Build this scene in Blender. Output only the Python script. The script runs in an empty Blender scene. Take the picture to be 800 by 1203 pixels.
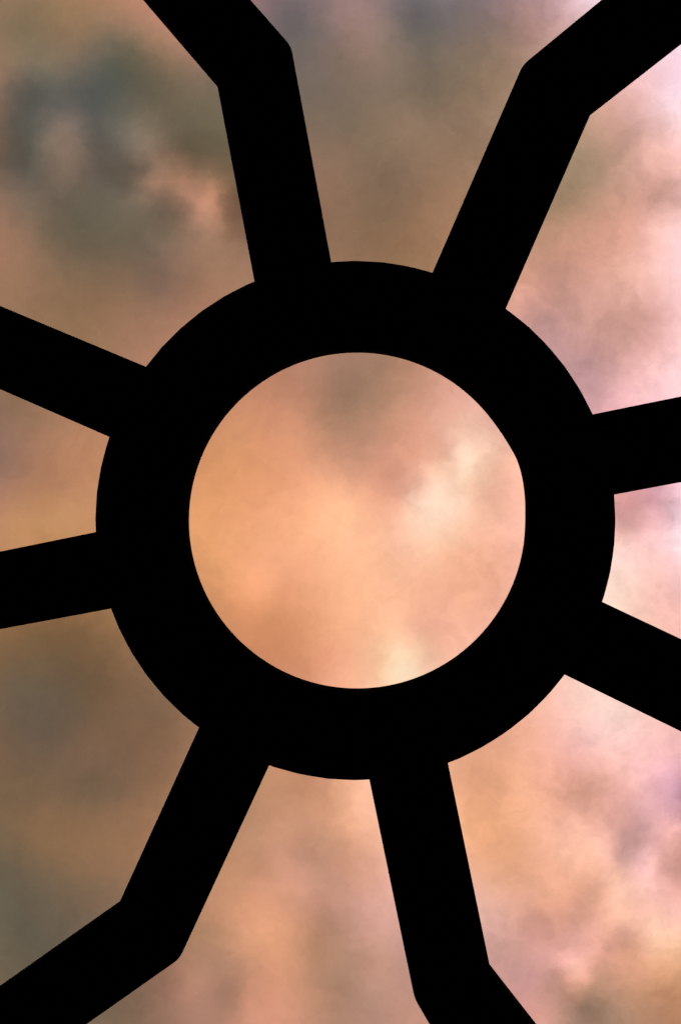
import bpy, bmesh, math
import numpy as np
from mathutils import Vector

# ------------------------------------------------------------------ camera
scene = bpy.context.scene
C = scene.collection

EYE = 1.6            # eye height of the photographer
FRAME_Z = 6.6        # underside of the steel frame above the ground
DIST = FRAME_Z - EYE
LENS, SENSOR = 50.0, 36.0
PXF = 1203.0 * LENS / SENSOR      # survey unit: 1 px of the photograph = 1/PXF of the distance
M_PER_PX = DIST / PXF             # metres per survey unit at the frame

cam_data = bpy.data.cameras.new('camera')
cam_data.lens = LENS
cam_data.sensor_width = SENSOR
cam_data.sensor_fit = 'AUTO'
cam_data.clip_start = 0.05
cam_data.clip_end = 5000.0
cam = bpy.data.objects.new('camera', cam_data)
cam.location = (0.0, 0.0, EYE)
cam.rotation_euler = (math.pi, 0.0, 0.0)      # straight up: picture right = +X, picture down = +Y
C.objects.link(cam)
scene.camera = cam

# ------------------------------------------------------------------ exposure
vs = scene.view_settings
vs.view_transform = 'Standard'
vs.look = 'None'
vs.exposure = 0.0
vs.gamma = 1.0
vs.use_curve_mapping = False
scene.cycles.max_bounces = 2
scene.cycles.use_adaptive_sampling = True
scene.cycles.adaptive_min_samples = 10
scene.cycles.adaptive_threshold = 0.04

SUN_EL = math.radians(14.0)
SUN_AZ = math.radians(8.0)        # from +X (picture right), a little towards picture top


# ------------------------------------------------------------------ sky
def lin(c):
    c /= 255.0
    return c / 12.92 if c <= 0.04045 else ((c + 0.055) / 1.055) ** 2.4


# Cloud deck survey: where each cloud mass stands on the deck and the colour
# the sunset gives it (x, y, r, g, b), x and y in survey units from the zenith
# patch's corner.
CLOUDS = """
10 10 140 115 90;80 20 148 118 88;150 25 158 122 98;195 45 170 124 102;30 40 125 112 88;80 60 135 108 88;
30 80 125 108 90;5 95 140 108 88;60 90 112 105 88;30 100 93 94 89;55 115 90 90 86;90 120 90 90 87;135 85 88 91 84;
150 60 108 100 80;180 70 118 102 80;20 165 86 88 83;3 172 115 88 68;20 195 88 87 81;60 165 130 110 90;85 150 132 108 95;
80 185 130 108 92;115 160 93 91 86;110 185 105 92 82;160 130 110 98 82;205 115 110 98 80;240 150 108 98 78;
155 180 122 105 92;190 195 135 108 92;195 215 160 114 90;225 195 116 101 79;240 232 192 134 110;225 250 158 118 95;
180 240 116 99 82;130 230 106 97 85;110 260 104 95 78;60 220 112 98 85;20 230 128 105 88;10 262 145 112 92;
30 295 148 112 90;60 270 112 98 80;110 300 116 98 80;150 290 114 98 80;200 290 138 108 88;260 270 155 118 95;
275 315 160 122 98;150 335 135 105 82;190 320 122 100 88;235 330 155 115 90;200 370 160 118 95;60 320 138 108 85;
20 340 150 115 90;100 370 142 110 82;165 405 165 122 98;
315 15 130 106 108;345 22 104 100 101;400 10 150 120 115;365 60 118 105 98;400 60 132 110 100;450 40 143 119 108;
510 10 115 105 105;490 17 98 98 98;560 15 125 110 110;610 20 165 130 124;650 10 192 152 150;690 3 235 210 205;
580 60 140 118 100;540 60 128 110 95;470 90 128 110 95;390 120 120 105 92;430 150 130 110 90;500 120 125 108 90;
480 150 145 118 98;560 130 145 118 98;520 190 145 115 92;380 200 145 112 92;460 210 128 105 85;410 260 138 108 85;
500 255 152 115 90;450 290 140 108 82;505 300 155 118 88;
705 145 200 158 138;755 95 248 204 190;790 70 250 212 206;797 58 254 232 224;795 130 254 234 222;770 110 249 211 201;
780 160 240 190 175;740 152 200 158 145;720 130 215 165 150;720 167 195 150 128;700 185 172 142 118;690 210 168 142 118;
668 222 160 132 105;655 248 165 135 108;735 175 197 156 138;765 180 236 186 170;792 192 246 196 180;778 212 212 163 148;
788 232 206 158 144;740 220 205 158 140;700 240 190 145 122;740 257 218 162 140;790 262 250 205 188;700 280 208 155 132;
655 272 195 145 120;645 305 190 142 122;750 292 232 178 158;792 292 255 216 198;670 330 195 145 128;618 345 218 160 142;
640 372 195 148 138;700 340 215 162 145;742 330 236 186 166;790 342 248 202 188;690 362 208 160 145;682 400 205 155 142;
652 398 194 150 148;740 390 205 155 142;770 380 220 165 155;797 400 252 208 192;700 420 190 145 140;690 440 190 148 148;
742 422 224 174 162;725 458 232 180 175;790 450 255 215 200;702 475 215 165 165;
730 590 222 160 148;770 574 216 165 175;775 597 216 164 172;745 613 213 160 160;797 578 248 205 198;789 600 214 165 167;
798 622 255 238 228;760 617 240 187 174;735 642 255 214 190;770 642 252 206 190;750 672 255 220 192;780 676 250 196 176;
792 686 244 196 186;720 690 255 224 192;750 706 252 206 180;790 722 252 196 176;728 708 255 228 190;
5 478 140 108 86;10 512 150 112 96;32 500 150 115 92;2 566 160 115 100;2 540 140 112 95;40 540 168 120 92;80 520 178 128 98;
112 530 186 132 98;60 570 175 125 95;20 600 185 135 95;80 600 192 140 100;108 612 196 142 102;10 636 190 138 98;
420 425 160 122 102;370 440 175 128 105;402 460 152 118 97;395 482 163 124 100;330 460 190 132 105;300 490 205 142 108;
270 530 215 150 105;250 570 222 152 105;230 610 228 160 110;350 510 213 149 115;340 540 225 155 118;370 580 248 176 136;
410 592 255 190 147;410 540 203 147 121;430 500 182 136 110;450 450 168 129 105;482 430 185 135 110;470 480 200 145 118;
512 470 215 160 140;542 480 236 176 156;460 540 213 154 130;470 580 232 165 140;500 510 222 162 138;505 542 238 175 148;
550 530 255 230 198;545 545 255 228 188;520 566 255 216 186;503 592 255 226 192;530 582 255 214 180;570 560 248 188 160;
600 540 250 193 166;606 592 250 191 166;570 592 245 185 155;440 600 248 180 145;400 640 255 190 150;360 640 250 178 135;
300 640 240 168 125;250 650 230 160 110;330 680 241 166 126;305 692 243 168 126;270 705 222 152 105;322 722 216 146 102;
290 742 210 140 100;342 752 213 144 105;380 740 235 165 125;420 700 252 185 145;370 782 222 152 115;410 792 246 176 146;
470 640 250 190 160;505 638 255 206 172;545 652 245 180 148;590 622 248 190 165;600 650 245 180 155;560 682 240 175 142;
500 692 244 179 148;450 680 252 188 150;470 730 253 190 155;500 746 238 173 152;530 720 243 180 150;520 762 245 186 157;
482 770 255 216 172;470 784 255 236 194;450 780 252 200 160;430 802 250 190 150;562 732 245 180 156;
10 760 125 96 67;80 742 125 94 65;40 782 113 91 69;100 790 110 88 65;28 830 103 90 75;52 842 104 90 75;150 830 125 96 72;
8 872 115 91 72;72 862 106 88 72;120 805 114 88 65;192 822 130 101 79;100 892 125 96 75;150 872 123 94 72;195 872 134 101 77;
20 930 120 96 72;110 922 112 93 75;60 950 130 101 75;130 962 139 106 79;182 930 144 108 82;40 992 132 101 75;
100 992 144 108 79;162 1000 154 113 84;18 1020 106 94 75;42 1050 109 94 77;80 1030 125 101 77;120 1042 130 104 82;
20 1100 101 91 75;52 1112 100 91 77;90 1072 115 96 77;10 1142 110 96 77;
330 920 195 142 110;298 962 185 138 108;370 925 200 142 110;422 938 248 186 152;400 948 230 168 132;440 972 240 180 150;
428 920 250 190 160;350 962 205 148 118;330 992 205 148 122;378 992 194 145 122;420 1002 215 158 128;455 1012 232 175 155;
280 1002 190 140 108;268 1050 200 145 112;300 1090 227 161 126;312 1106 222 158 120;340 1060 212 152 122;350 1102 205 148 115;
390 1062 192 142 122;430 1072 212 160 145;380 1102 180 135 112;402 1132 176 137 115;440 1122 200 150 130;232 1110 170 130 100;
242 1142 175 130 110;230 1182 172 128 108;262 1162 165 125 105;290 1182 200 140 115;330 1172 212 150 122;390 1182 175 132 108;
440 1172 180 140 125;470 1182 190 142 122;470 1132 190 145 130;150 1190 125 101 82;200 1160 158 115 96;
670 805 250 206 182;690 836 253 216 188;716 832 255 226 194;752 852 250 206 187;790 882 245 190 180;640 852 245 185 160;
600 882 235 172 140;670 882 242 185 175;712 872 250 206 187;550 905 225 160 125;540 950 240 175 135;570 932 224 160 125;
602 920 240 175 138;640 922 240 175 145;690 920 224 165 140;740 920 246 191 176;788 910 235 180 186;800 944 198 147 168;
788 940 215 164 173;680 940 216 159 139;760 946 225 175 170;720 957 225 165 150;610 962 240 178 140;600 992 230 165 125;
640 986 241 181 153;690 990 248 192 165;702 1012 252 196 166;738 1016 224 170 156;760 1020 253 204 188;792 967 248 191 168;
780 1000 224 165 150;650 1020 240 180 150;620 1032 232 170 135;560 982 240 172 130;550 1042 232 175 150;575 1062 230 178 160;
620 1072 217 160 140;660 1052 238 175 140;700 1042 228 168 140;720 1052 253 200 164;740 1072 250 196 167;760 1060 250 196 172;
790 1050 245 186 166;776 1096 255 216 174;790 1102 250 202 162;690 1082 219 162 138;722 1102 221 162 138;640 1102 220 162 145;
668 1110 225 165 150;600 1112 205 155 140;680 1140 252 194 174;664 1134 245 186 166;683 1153 236 166 122;700 1112 235 175 155;
720 1132 222 162 135;770 1132 232 172 132;790 1162 200 145 108;740 1162 194 145 118;700 1172 166 130 108;690 1177 148 122 103;
650 1162 190 145 130;620 1152 200 150 145;650 1192 205 150 135;730 1192 174 135 110;780 1192 180 130 100;630 1190 215 155 140;
125 155 96 95 86;157 180 128 111 96;180 192 136 112 95;170 205 110 98 84;174 220 166 116 90;193 208 178 127 98;
206 222 166 120 98;186 229 126 107 94;160 216 114 100 85;215 240 160 118 95;232 228 184 130 106;250 226 190 134 110;
243 240 214 148 121;236 263 164 124 104;258 242 162 120 92;262 212 142 111 84;190 252 112 97 82;216 266 130 108 88;
556 516 250 206 176;560 530 255 224 190;537 536 255 212 180;547 552 255 222 184;517 563 255 226 192;515 576 255 222 188;
492 598 255 222 186;545 566 254 214 176;527 555 246 188 158;535 571 248 196 162;525 540 240 178 148;572 530 249 192 163;
550 512 246 195 170;487 546 230 167 140;488 574 236 172 146;540 588 255 216 186;512 612 255 214 182;520 628 252 202 168;
495 772 250 192 160;455 762 253 200 160;470 772 255 226 182;484 758 252 200 162;
686 978 248 192 164;701 998 252 197 167;698 1058 224 165 140;721 1050 255 202 168;733 1074 255 203 174;744 1064 238 182 150;
757 1046 250 198 178;776 1071 240 182 164;760 1086 254 203 170;796 1076 250 196 178;762 1012 253 206 194;752 1002 216 166 164;
779 1016 222 165 150;770 965 228 175 174;736 1091 224 165 142;752 1104 228 170 142;768 1114 240 184 148;696 1108 238 180 160;
678 1113 220 163 148;684 1132 252 194 180;658 1130 236 176 162;680 1147 247 181 145;694 1144 213 157 134;665 1150 210 152 130;
708 1122 225 165 140;648 1142 210 155 144;628 1086 210 152 132;605 1091 215 162 150;
200 240 122 104 88;211 255 120 101 83;360 1054 208 150 125;335 1022 210 152 128;307 1015 195 142 112;279 1075 212 150 116;
388 1084 182 135 112;416 1110 190 142 120;374 1066 192 140 118;402 1050 200 148 130;430 1024 218 160 132;444 1064 220 165 150;
430 1128 186 142 122;438 1144 198 146 124;409 987 214 155 122;353 994 190 140 112;388 978 208 152 122;423 973 240 178 148;
384 935 215 155 120;307 923 190 138 104;340 933 192 139 106;241 1068 185 135 105;230 1153 185 132 108;290 1160 190 135 110;
314 1178 215 150 122;342 1168 210 148 120;269 1168 162 122 100;367 1112 190 138 108;395 1147 172 132 108
"""


def cloud_grid(xs, ys):
    """smooth colour field through the surveyed cloud masses (kernel regression)"""
    rows = np.array([[float(t) for t in r.split()] for r in CLOUDS.replace('\n', '').strip(' ;').split(';')])
    P = (rows[:, :2] - (400.0, 601.5)) / 100.0
    V = rows[:, 2:]
    t = np.clip((V.mean(axis=1, keepdims=True) - 140.0) / 70.0, 0.0, 1.0)
    t = t * np.clip((P[:, :1] - 1.6) / 1.2, 0.0, 1.0)
    t2 = np.clip((V.mean(axis=1, keepdims=True) - 205.0) / 20.0, 0.0, 1.0)
    V = V * (1.0 + t2 * (np.array((1.0, 0.99, 1.05)) - 1.0))
    V = V * (1.0 + t * (np.array((1.0, 0.98, 1.012)) - 1.0))      # rosier where the sunset lights the deck
    G = np.array([(x, y) for y in ys for x in xs])

    def fit(val, length, noise):
        def kern(A, B):
            d = np.sqrt(((A[:, None, :] - B[None, :, :]) ** 2).sum(-1))
            q = math.sqrt(3.0) * d / length
            return 0.7 * (1 + q) * np.exp(-q) + 0.3 * np.exp(-0.5 * (d / 2.5) ** 2)
        mean = val.mean(axis=0)
        W = np.linalg.solve(kern(P, P) + np.eye(len(P)) * noise, val - mean)
        return kern(G, P) @ W + mean
    lum = V @ np.array((0.35, 0.5, 0.15))
    Y = fit(lum[:, None], 0.65, 0.0015)        # how bright each mass is
    Y = Y + 0.12 * (Y - fit(lum[:, None], 1.5, 0.4))
    Y = np.where(Y > 212.0, 212.0 + (Y - 212.0) * 0.75, Y)
    H = fit(V / lum[:, None], 1.1, 0.03)       # its tint changes more slowly
    F = np.clip(Y * H, 50, 255).reshape(len(ys), len(xs), 3)
    return [[tuple(lin(c) for c in F[j, i]) for i in range(len(xs))] for j in range(len(ys))]


def cloud_rows(name, grid, rows, j0):
    """node group: rows j0.. of the cloud deck laid over the colour that comes in"""
    nrow, ncol = len(grid), len(grid[0])
    half = ncol // 2
    g = bpy.data.node_groups.new(name, 'ShaderNodeTree')
    for nm, kind in (('U', 'NodeSocketFloat'), ('V', 'NodeSocketFloat'), ('Before', 'NodeSocketColor')):
        g.interface.new_socket(nm, in_out='INPUT', socket_type=kind)
    g.interface.new_socket('Color', in_out='OUTPUT', socket_type='NodeSocketColor')
    N, L = g.nodes, g.links
    ramps = []
    for j in rows:
        for side in (0, 1):
            n = N.new('ShaderNodeValToRGB')
            cr = n.color_ramp
            cr.interpolation = 'CARDINAL'
            cr.elements[1].position = 1.0
            cols = grid[j][:half] if side == 0 else grid[j][half - 1:-1]
            for i in range(1, half - 1):
                cr.elements.new(i / (half - 1))
            for i in range(half):
                cr.elements[i].color = tuple(cols[i]) + (1.0,)
            ramps.append(n)
    gi, go = N.new('NodeGroupInput'), N.new('NodeGroupOutput')

    def m_(op, a, b):
        n = N.new('ShaderNodeMath')
        n.operation = op
        L.new(a, n.inputs[0])
        n.inputs[1].default_value = b
        return n.outputs[0]
    uL = m_('MULTIPLY', gi.outputs['U'], 2.0)
    uR = m_('SUBTRACT', uL, 1.0)
    step = m_('GREATER_THAN', gi.outputs['U'], 0.5)

    def mix(f, a, b):
        n = N.new('ShaderNodeMix')
        n.data_type = 'RGBA'
        L.new(f, n.inputs[0])
        L.new(a, n.inputs[6])
        L.new(b, n.inputs[7])
        return n.outputs[2]
    cur = gi.outputs['Before']
    for k, j in enumerate(rows):
        L.new(uL, ramps[2 * k].inputs['Fac'])
        L.new(uR, ramps[2 * k + 1].inputs['Fac'])
        c = mix(step, ramps[2 * k].outputs[0], ramps[2 * k + 1].outputs[0])
        f = N.new('ShaderNodeMapRange')
        f.inputs['From Min'].default_value = (j - 1) / (nrow - 1)
        f.inputs['From Max'].default_value = j / (nrow - 1)
        L.new(gi.outputs['V'], f.inputs['Value'])
        cur = mix(f.outputs[0], cur, c)
    L.new(cur, go.inputs['Color'])
    return g


def build_world():
    world = bpy.data.worlds.new('World')
    world.use_nodes = True
    world.cycles.sampling_method = 'NONE'
    nt = world.node_tree
    N, L = nt.nodes, nt.links
    N.clear()

    def link(a, b):
        L.new(a, b)

    def math_(op, a, b=None, clamp=False):
        n = N.new('ShaderNodeMath')
        n.operation = op
        n.use_clamp = clamp
        for i, v in enumerate((a, b)):
            if v is None:
                continue
            if isinstance(v, (int, float)):
                n.inputs[i].default_value = v
            else:
                link(v, n.inputs[i])
        return n.outputs[0]

    def vec_(op, a, b=None, c=None, out='Vector'):
        n = N.new('ShaderNodeVectorMath')
        n.operation = op
        for i, v in enumerate((a, b, c)):
            if v is None:
                continue
            if isinstance(v, (tuple, list)):
                n.inputs[i].default_value = v
            else:
                link(v, n.inputs[i])
        return n.outputs[out]

    def noise_(vec, scale, detail, rough=0.55, dist=0.0):
        n = N.new('ShaderNodeTexNoise')
        n.noise_dimensions = '3D'
        link(vec, n.inputs['Vector'])
        n.inputs['Scale'].default_value = scale
        n.inputs['Detail'].default_value = detail
        n.inputs['Roughness'].default_value = rough
        n.inputs['Distortion'].default_value = dist
        return n

    # direction -> place on a level cloud deck (unit: a hundred survey px)
    tc = N.new('ShaderNodeTexCoord')
    sep = N.new('ShaderNodeSeparateXYZ')
    link(tc.outputs['Generated'], sep.inputs[0])
    z = math_('MAXIMUM', sep.outputs['Z'], 0.06)
    k = math_('DIVIDE', PXF / 100.0, z)
    comb = N.new('ShaderNodeCombineXYZ')
    link(math_('MULTIPLY', sep.outputs['X'], k), comb.inputs[0])
    link(math_('MULTIPLY', sep.outputs['Y'], k), comb.inputs[1])
    comb.inputs[2].default_value = 0.0
    deck = comb.outputs[0]

    # turbulence pushes the cloud masses about
    w1 = noise_(deck, 0.9, 3.0, 0.55)
    w2 = noise_(deck, 3.4, 6.0, 0.66)
    d1 = vec_('MULTIPLY', vec_('SUBTRACT', w1.outputs['Color'], (0.5, 0.5, 0.5)), (WARP_A, WARP_A, 0.0))
    d2 = vec_('MULTIPLY', vec_('SUBTRACT', w2.outputs['Color'], (0.5, 0.5, 0.5)), (WARP_B, WARP_B, 0.0))
    p = vec_('ADD', vec_('ADD', deck, d1), d2)

    # the deck repeats mirrored beyond the surveyed patch, so the clouds go on all round
    X0, X1, Y0, Y1 = -4.2, 4.2, -6.2, 6.2
    ps = N.new('ShaderNodeSeparateXYZ')
    link(p, ps.inputs[0])
    u = math_('PINGPONG', math_('DIVIDE', math_('SUBTRACT', ps.outputs['X'], X0), X1 - X0), 1.0)
    v = math_('PINGPONG', math_('DIVIDE', math_('SUBTRACT', ps.outputs['Y'], Y0), Y1 - Y0), 1.0)
    COLS, ROWS, BATCH = 64, 70, 7
    # two ramps of 32 stops share the column in the middle
    xs = [X0 + (X1 - X0) * i / (COLS - 2) for i in range(COLS)]
    ys = [Y0 + (Y1 - Y0) * j / (ROWS - 1) for j in range(ROWS)]
    grid = cloud_grid(xs, ys)
    cloud = None
    for j0 in range(0, ROWS, BATCH):
        rows = list(range(j0, min(ROWS, j0 + BATCH)))
        n = N.new('ShaderNodeGroup')
        n.node_tree = cloud_rows('cloud_deck', grid, rows, j0)
        if cloud is not None:       # summed in batches, one after the other
            u = math_('ADD', u, math_('MULTIPLY', cloud, 1e-9))
            link(cloud, n.inputs['Before'])
        link(u, n.inputs['U'])
        link(v, n.inputs['V'])
        cloud = n.outputs['Color']

    # beyond that patch: the same broken overcast, without survey
    far = N.new('ShaderNodeCombineXYZ')
    kz = math_('DIVIDE', 6.0, math_('ADD', z, 0.3))
    link(math_('MULTIPLY', sep.outputs['X'], kz), far.inputs[0])
    link(math_('MULTIPLY', sep.outputs['Y'], kz), far.inputs[1])
    nf = noise_(far.outputs[0], 0.8, 8.0, 0.56, 0.12)
    rf = N.new('ShaderNodeValToRGB')
    stops = ((0.30, (100, 94, 84)), (0.42, (142, 112, 92)), (0.52, (200, 148, 122)), (0.62, (242, 185, 160)), (0.72, (252, 215, 192)))
    rf.color_ramp.elements[0].position, rf.color_ramp.elements[1].position = stops[0][0], stops[-1][0]
    for pos, _ in stops[1:-1]:
        rf.color_ramp.elements.new(pos)
    for e, (_, c) in zip(rf.color_ramp.elements, stops):
        e.color = tuple(lin(v) for v in c) + (1.0,)
    link(nf.outputs['Fac'], rf.inputs['Fac'])

    def beyond(sock, lo, hi):
        m = N.new('ShaderNodeMapRange')
        m.interpolation_type = 'SMOOTHSTEP'
        link(math_('ABSOLUTE', sock), m.inputs['Value'])
        m.inputs['From Min'].default_value = lo
        m.inputs['From Max'].default_value = hi
        return m.outputs[0]
    out_mask = math_('MAXIMUM', beyond(ps.outputs['X'], 4.2, 6.0), beyond(ps.outputs['Y'], 6.2, 8.0))
    mx = N.new('ShaderNodeMix')
    mx.data_type = 'RGBA'
    link(out_mask, mx.inputs[0])
    link(cloud, mx.inputs[6])
    link(rf.outputs[0], mx.inputs[7])
    cloud = mx.outputs[2]

    # billows: finer relief of the deck, wispy rather than grainy
    n1 = noise_(p, 2.3, 9.0, 0.62, 0.5)
    n2 = noise_(p, 5.5, 8.0, 0.64, 1.0)
    rel = math_('ADD',
                math_('MULTIPLY', math_('SUBTRACT', n1.outputs['Fac'], 0.5), RELIEF_A),
                math_('MULTIPLY', math_('SUBTRACT', n2.outputs['Fac'], 0.5), RELIEF_B))
    # filaments
    n3 = noise_(p, 1.7, 7.0, 0.58, 0.6)
    crease = math_('ABSOLUTE', math_('SUBTRACT', n3.outputs['Fac'], 0.5))
    fil = math_('MULTIPLY', math_('SUBTRACT', 0.085, crease), FILAMENT)
    rel = math_('ADD', rel, fil)
    # smoother on the lee side, more broken towards the sun
    gain = N.new('ShaderNodeMapRange')
    gain.interpolation_type = 'SMOOTHSTEP'
    link(ps.outputs['X'], gain.inputs['Value'])
    gain.inputs['From Min'].default_value = -0.5
    gain.inputs['From Max'].default_value = 3.5
    gain.inputs['To Min'].default_value = 0.55
    gain.inputs['To Max'].default_value = 1.0
    rel = math_('MULTIPLY', rel, gain.outputs[0])
    cloud = vec_('MULTIPLY', cloud, math_('ADD', rel, 1.0))

    bg_cloud = N.new('ShaderNodeBackground')
    link(cloud, bg_cloud.inputs['Color'])
    bg_cloud.inputs['Strength'].default_value = 1.0

    sky = N.new('ShaderNodeTexSky')
    sky.sky_type = 'NISHITA'
    sky.sun_disc = False
    sky.sun_elevation = SUN_EL
    sky.sun_rotation = math.pi / 2 - SUN_AZ
    bg_sky = N.new('ShaderNodeBackground')
    link(sky.outputs[0], bg_sky.inputs['Color'])
    bg_sky.inputs['Strength'].default_value = 0.1

    mix = N.new('ShaderNodeMixShader')
    # the deck is nearly closed: the clear sky shows through thinly where it is torn
    gap = noise_(deck, 0.55, 4.0, 0.5)
    g = N.new('ShaderNodeMapRange')
    link(gap.outputs['Fac'], g.inputs['Value'])
    g.inputs['From Min'].default_value = 0.55
    g.inputs['From Max'].default_value = 0.75
    g.inputs['To Min'].default_value = 0.0
    g.inputs['To Max'].default_value = 0.012
    link(g.outputs[0], mix.inputs[0])
    link(bg_cloud.outputs[0], mix.inputs[1])
    link(bg_sky.outputs[0], mix.inputs[2])
    out = N.new('ShaderNodeOutputWorld')
    link(mix.outputs[0], out.inputs['Surface'])
    scene.world = world


WARP_A, WARP_B = 0.15, 0.30
RELIEF_A, RELIEF_B = 0.18, 0.26
FILAMENT = 0.75
build_world()

# ------------------------------------------------------------------ sun (veiled by the clouds)
sun_data = bpy.data.lights.new('sun', 'SUN')
sun_data.energy = 0.6
sun_data.angle = math.radians(15.0)
sun_data.color = (1.0, 0.78, 0.58)
sun = bpy.data.objects.new('sun', sun_data)
to_sun = Vector((math.cos(SUN_EL) * math.cos(SUN_AZ), -math.cos(SUN_EL) * math.sin(SUN_AZ), math.sin(SUN_EL)))
sun.rotation_euler = to_sun.to_track_quat('Z', 'Y').to_euler()
C.objects.link(sun)


# ------------------------------------------------------------------ materials
def material(name, base, rough, spec, var, scale, bump):
    m = bpy.data.materials.new(name)
    m.use_nodes = True
    nt = m.node_tree
    N, L = nt.nodes, nt.links
    bsdf = N['Principled BSDF']
    tc = N.new('ShaderNodeTexCoord')
    n = N.new('ShaderNodeTexNoise')
    n.inputs['Scale'].default_value = scale
    n.inputs['Detail'].default_value = 6.0
    L.new(tc.outputs['Object'], n.inputs['Vector'])
    r = N.new('ShaderNodeValToRGB')
    r.color_ramp.elements[0].position = 0.3
    r.color_ramp.elements[1].position = 0.7
    r.color_ramp.elements[0].color = tuple(c * (1 - var) for c in base) + (1,)
    r.color_ramp.elements[1].color = tuple(c * (1 + var) for c in base) + (1,)
    L.new(n.outputs['Fac'], r.inputs['Fac'])
    L.new(r.outputs['Color'], bsdf.inputs['Base Color'])
    bsdf.inputs['Roughness'].default_value = rough
    bsdf.inputs['Specular IOR Level'].default_value = spec
    b = N.new('ShaderNodeBump')
    b.inputs['Strength'].default_value = bump
    b.inputs['Distance'].default_value = 0.002
    L.new(n.outputs['Fac'], b.inputs['Height'])
    L.new(b.outputs['Normal'], bsdf.inputs['Normal'])
    return m


STEEL = material('matte_black_paint', (0.004, 0.004, 0.004), 0.85, 0.0, 0.3, 40.0, 0.15)
PAVING = material('dark_asphalt', (0.045, 0.043, 0.042), 0.9, 0.2, 0.3, 3.0, 0.3)


# ------------------------------------------------------------------ ground
def new_obj(name, bm, mat, parent=None):
    me = bpy.data.meshes.new(name)
    bmesh.ops.recalc_face_normals(bm, faces=bm.faces)
    bm.to_mesh(me)
    bm.free()
    me.materials.append(mat)
    o = bpy.data.objects.new(name, me)
    C.objects.link(o)
    if parent is not None:
        o.parent = parent
        o.matrix_parent_inverse = parent.matrix_world.inverted()
    return o


bm = bmesh.new()
rings = [3.0, 8.0, 25.0, 80.0, 300.0, 1200.0, 3000.0]
SEG = 48
prev = [bm.verts.new((0, 0, 0))] * SEG
for i, r in enumerate(rings):
    cur = [bm.verts.new((r * math.cos(2 * math.pi * j / SEG), r * math.sin(2 * math.pi * j / SEG), 0.0)) for j in range(SEG)]
    for j in range(SEG):
        j2 = (j + 1) % SEG
        if i == 0:
            bm.faces.new((prev[0], cur[j], cur[j2]))
        else:
            bm.faces.new((prev[j], cur[j], cur[j2], prev[j2]))
    prev = cur
ground = new_obj('ground', bm, PAVING)
ground['kind'] = 'structure'

# ------------------------------------------------------------------ the steel frame overhead
T = 0.10                                  # depth of the frame
FAR = (DIST + T) / DIST
CX, CY = 417.5, 611.5                     # centre of the hub in survey px


def at(x, y, far=False):
    """survey px -> metres at the frame; far: the edge that shows is that of the upper face."""
    s = M_PER_PX * (FAR if far else 1.0)
    return Vector(((x - 400.0) * s, (y - 601.5) * s))


def bevel(bm, w, seg=2, ang=0.7):
    es = [e for e in bm.edges if len(e.link_faces) == 2 and e.calc_face_angle(0.0) > ang]
    bmesh.ops.bevel(bm, geom=es, offset=w, offset_type='OFFSET', segments=seg, profile=0.5, affect='EDGES')


def slab(outline, z0, z1, bev=0.003):
    bm = bmesh.new()
    lo = [bm.verts.new((p.x, p.y, z0)) for p in outline]
    hi = [bm.verts.new((p.x, p.y, z1)) for p in outline]
    bm.faces.new(lo)
    bm.faces.new(hi)
    n = len(outline)
    for i in range(n):
        j = (i + 1) % n
        bm.faces.new((lo[i], lo[j], hi[j], hi[i]))
    bmesh.ops.recalc_face_normals(bm, faces=bm.faces)
    if bev:
        bevel(bm, bev)
    return bm


def annulus(outer, inner, z0, z1, bev=0.004):
    """ring between two closed outlines given with the same number of points"""
    bm = bmesh.new()
    n = len(outer)
    v = [[bm.verts.new((p.x, p.y, z)) for p in o] for o, z in ((outer, z0), (outer, z1), (inner, z1), (inner, z0))]
    for k in range(4):
        a, b = v[k], v[(k + 1) % 4]
        for i in range(n):
            j = (i + 1) % n
            bm.faces.new((a[i], a[j], b[j], b[i]))
    bmesh.ops.recalc_face_normals(bm, faces=bm.faces)
    bevel(bm, bev, ang=1.0)
    return bm


frame = bpy.data.objects.new('roof_frame', None)
frame.location = (at(CX, CY).x, at(CX, CY).y, 0.0)
C.objects.link(frame)
frame['label'] = 'black steel roof frame, a round hub ring with eight bent arms against the sky'
frame['category'] = 'roof frame'
frame['kind'] = 'thing'
bpy.context.view_layer.update()

# hub ring: rolled by hand, the opening is flattened at one side
OPENING = [(410, 415), (385, 418), (360, 424), (335, 433.5), (310, 448), (286, 467), (265, 488), (248, 512.5), (235, 538),
           (227, 565), (223, 590), (222, 620), (225, 646), (232.5, 673), (245, 702), (260, 727.5), (280, 752), (305, 773),
           (335, 790.5), (365, 802), (390, 806.5), (410, 808), (430, 808), (455, 805), (480, 798.5), (505, 789), (530, 775.5),
           (550, 760), (567.5, 743), (582.5, 724.5), (595, 702.5), (605, 678), (612, 650), (615.5, 620), (616.5, 603),
           (616.8, 585), (614.5, 560), (608.5, 538.5), (601, 525), (590, 508.5), (577.5, 493.5), (562.5, 475.5),
           (545, 459.5), (525, 445.5), (505, 434), (480, 424), (455, 417.5), (430, 415)]


def catmull_closed(pts, sub):
    out = []
    n = len(pts)
    P = [Vector(p) for p in pts]
    for i in range(n):
        p0, p1, p2, p3 = P[i - 1], P[i], P[(i + 1) % n], P[(i + 2) % n]
        for s in range(sub):
            t = s / sub
            out.append(0.5 * ((2 * p1) + (p2 - p0) * t + (2 * p0 - 5 * p1 + 4 * p2 - p3) * t * t
                              + (3 * p1 - p0 - 3 * p2 + p3) * t ** 3))
    return out


def polygon_point(ang, R, sides):
    """point of a regular polygon (faceted circle) in direction ang"""
    step = 2 * math.pi / sides
    a = (ang % step) - step / 2
    r = R * math.cos(step / 2) / math.cos(a)
    return (CX + r * math.cos(ang), CY + r * math.sin(ang))


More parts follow.
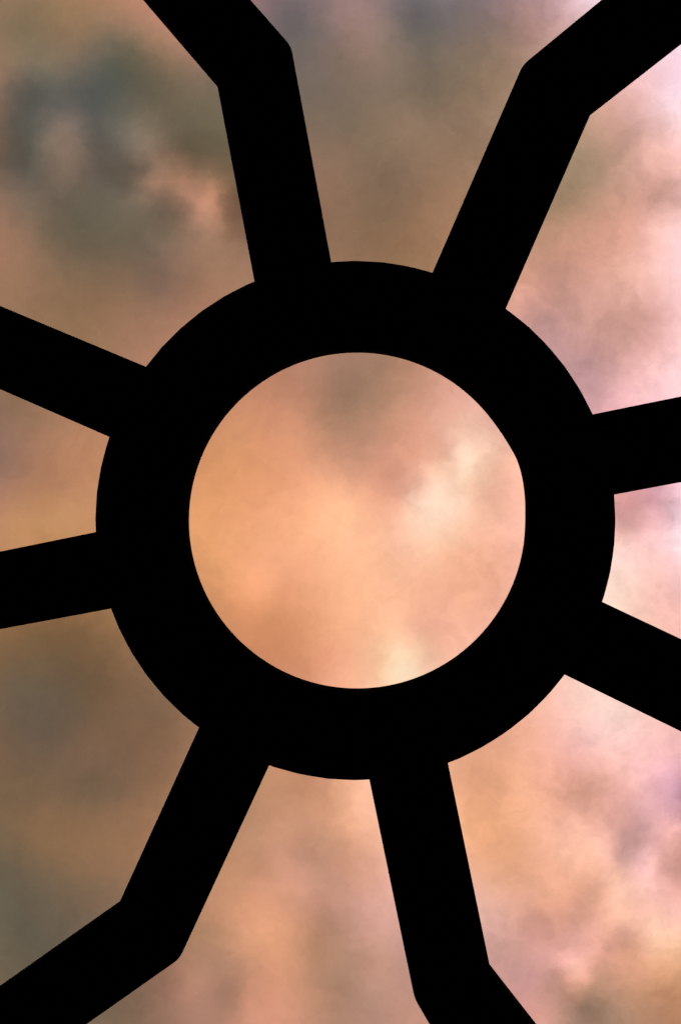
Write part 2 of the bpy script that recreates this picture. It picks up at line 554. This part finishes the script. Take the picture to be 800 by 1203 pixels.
inner_pts = catmull_closed(OPENING, 3)
for q in inner_pts:                        # true circle except for the bulged stretch
    dx, dy = q.x - 419.5, q.y - 611.5
    r, a = math.hypot(dx, dy), math.degrees(math.atan2(dy, dx))
    keep = max(0.0, min(1.0, (a + 44) / 24)) * max(0.0, min(1.0, (8 - a) / 12))
    rr = 197.0 + (r - 197.0) * keep * 0.6
    q.x, q.y = 419.5 + dx / r * rr, 611.5 + dy / r * rr
inner_out, outer_out = [], []
for q in inner_pts:
    ang = math.atan2(q.y - CY, q.x - CX)
    inner_out.append(at(q.x, q.y, far=True))
    outer_out.append(at(*polygon_point(ang, 305.4, 60)))
new_obj('hub_ring', annulus(outer_out, inner_out, FRAME_Z, FRAME_Z + T), STEEL, frame)


# arms: (side facing one neighbour, other side), each: edge at the hub, bend, direction after the bend;
# 'round' marks the outer side of the bend
def arm(root_o, bend_o, out_o, root_i, bend_i, out_i, length=520.0):
    ro, bo, oo = Vector(root_o), Vector(bend_o), Vector(out_o)
    ri, bi, oi = Vector(root_i), Vector(bend_i), Vector(out_i)
    d_o, d_i = (oo - bo).normalized(), (oi - bi).normalized()
    dm = (d_o + d_i).normalized()
    c = Vector((CX, CY))
    # run the root into the hub ring
    uo, ui = (ro - bo).normalized(), (ri - bi).normalized()
    ro2, ri2 = ro + uo * 45.0, ri + ui * 45.0

    def reach(p, d):        # go on along d up to the rim
        t = 0.0
        while ((p + d * t) - c).length < 1010.0:
            t += 2.0
        return p + d * t
    eo, ei = reach(bo, d_o), reach(bi, d_i)
    # rounded outer corner
    r = 8.5
    a0, a1 = bo + uo * r, bo + d_o * r
    corner = []
    for k in range(6):
        t = k / 5.0
        corner.append(a0 * (1 - t) ** 2 + bo * (2 * t * (1 - t)) + a1 * t * t)
    outline = [at(ri2.x, ri2.y), at(bi.x, bi.y, True), at(ei.x, ei.y, True), at(eo.x, eo.y)]
    outline += [at(p.x, p.y) for p in reversed(corner)]
    outline += [at(ro2.x, ro2.y)]
    bm = slab(outline, FRAME_Z + 0.003, FRAME_Z + T - 0.003)
    return new_obj('arm', bm, STEEL, frame)


arm((389, 307), (342, 53.5), (295, 0), (299, 330), (257, 104), (168, 0))
arm((508, 320), (614, 75.5), (705.5, 0), (594, 362), (690, 138), (800, 52))
arm((316, 900), (211, 1127), (103, 1203), (234, 855), (143, 1057), (0, 1158))
arm((434, 917), (487, 1174), (504, 1203), (526, 897), (573, 1130), (630, 1203))
arm((722, 581), (978, 533), (978 + 76, 533 - 65), (695, 487), (926, 441), (926 + 76, 441 - 65))
arm((709, 708), (955, 824), (955 + 62, 824 + 78.5), (664, 793), (892, 903.5), (892 + 62, 903.5 + 78.5))
arm((113, 625), (-142, 677), (-142 - 76, 677 + 65), (130, 715), (-90, 755), (-90 - 76, 755 + 65))
arm((128, 513), (-119, 405), (-119 - 62, 405 - 78.5), (172, 431), (-56, 337), (-56 - 62, 337 - 78.5))

# rim beam and posts that carry the frame, beyond the picture
SIDES = 72
ro, ri = [], []
for i in range(SIDES):
    a = 2 * math.pi * i / SIDES
    ro.append(at(CX + 1085 * math.cos(a), CY + 1085 * math.sin(a)))
    ri.append(at(CX + 985 * math.cos(a), CY + 985 * math.sin(a)))
new_obj('rim_ring', annulus(ro, ri, FRAME_Z - 0.02, FRAME_Z + T + 0.02), STEEL, frame)


def box(cx, cy, hx, hy, z0, z1, bev):
    return slab([Vector((cx - hx, cy - hy)), Vector((cx + hx, cy - hy)), Vector((cx + hx, cy + hy)), Vector((cx - hx, cy + hy))], z0, z1, bev)


for i in range(4):
    a = math.radians(39.5 + 90 * i)
    p = at(CX + 1035 * math.cos(a), CY + 1035 * math.sin(a))
    post = new_obj('post', box(p.x, p.y, 0.09, 0.09, 0.02, FRAME_Z - 0.02, 0.008), STEEL, frame)
    plate = new_obj('base_plate', box(p.x, p.y, 0.17, 0.17, 0.0, 0.02, 0.003), STEEL)
    plate.parent = post
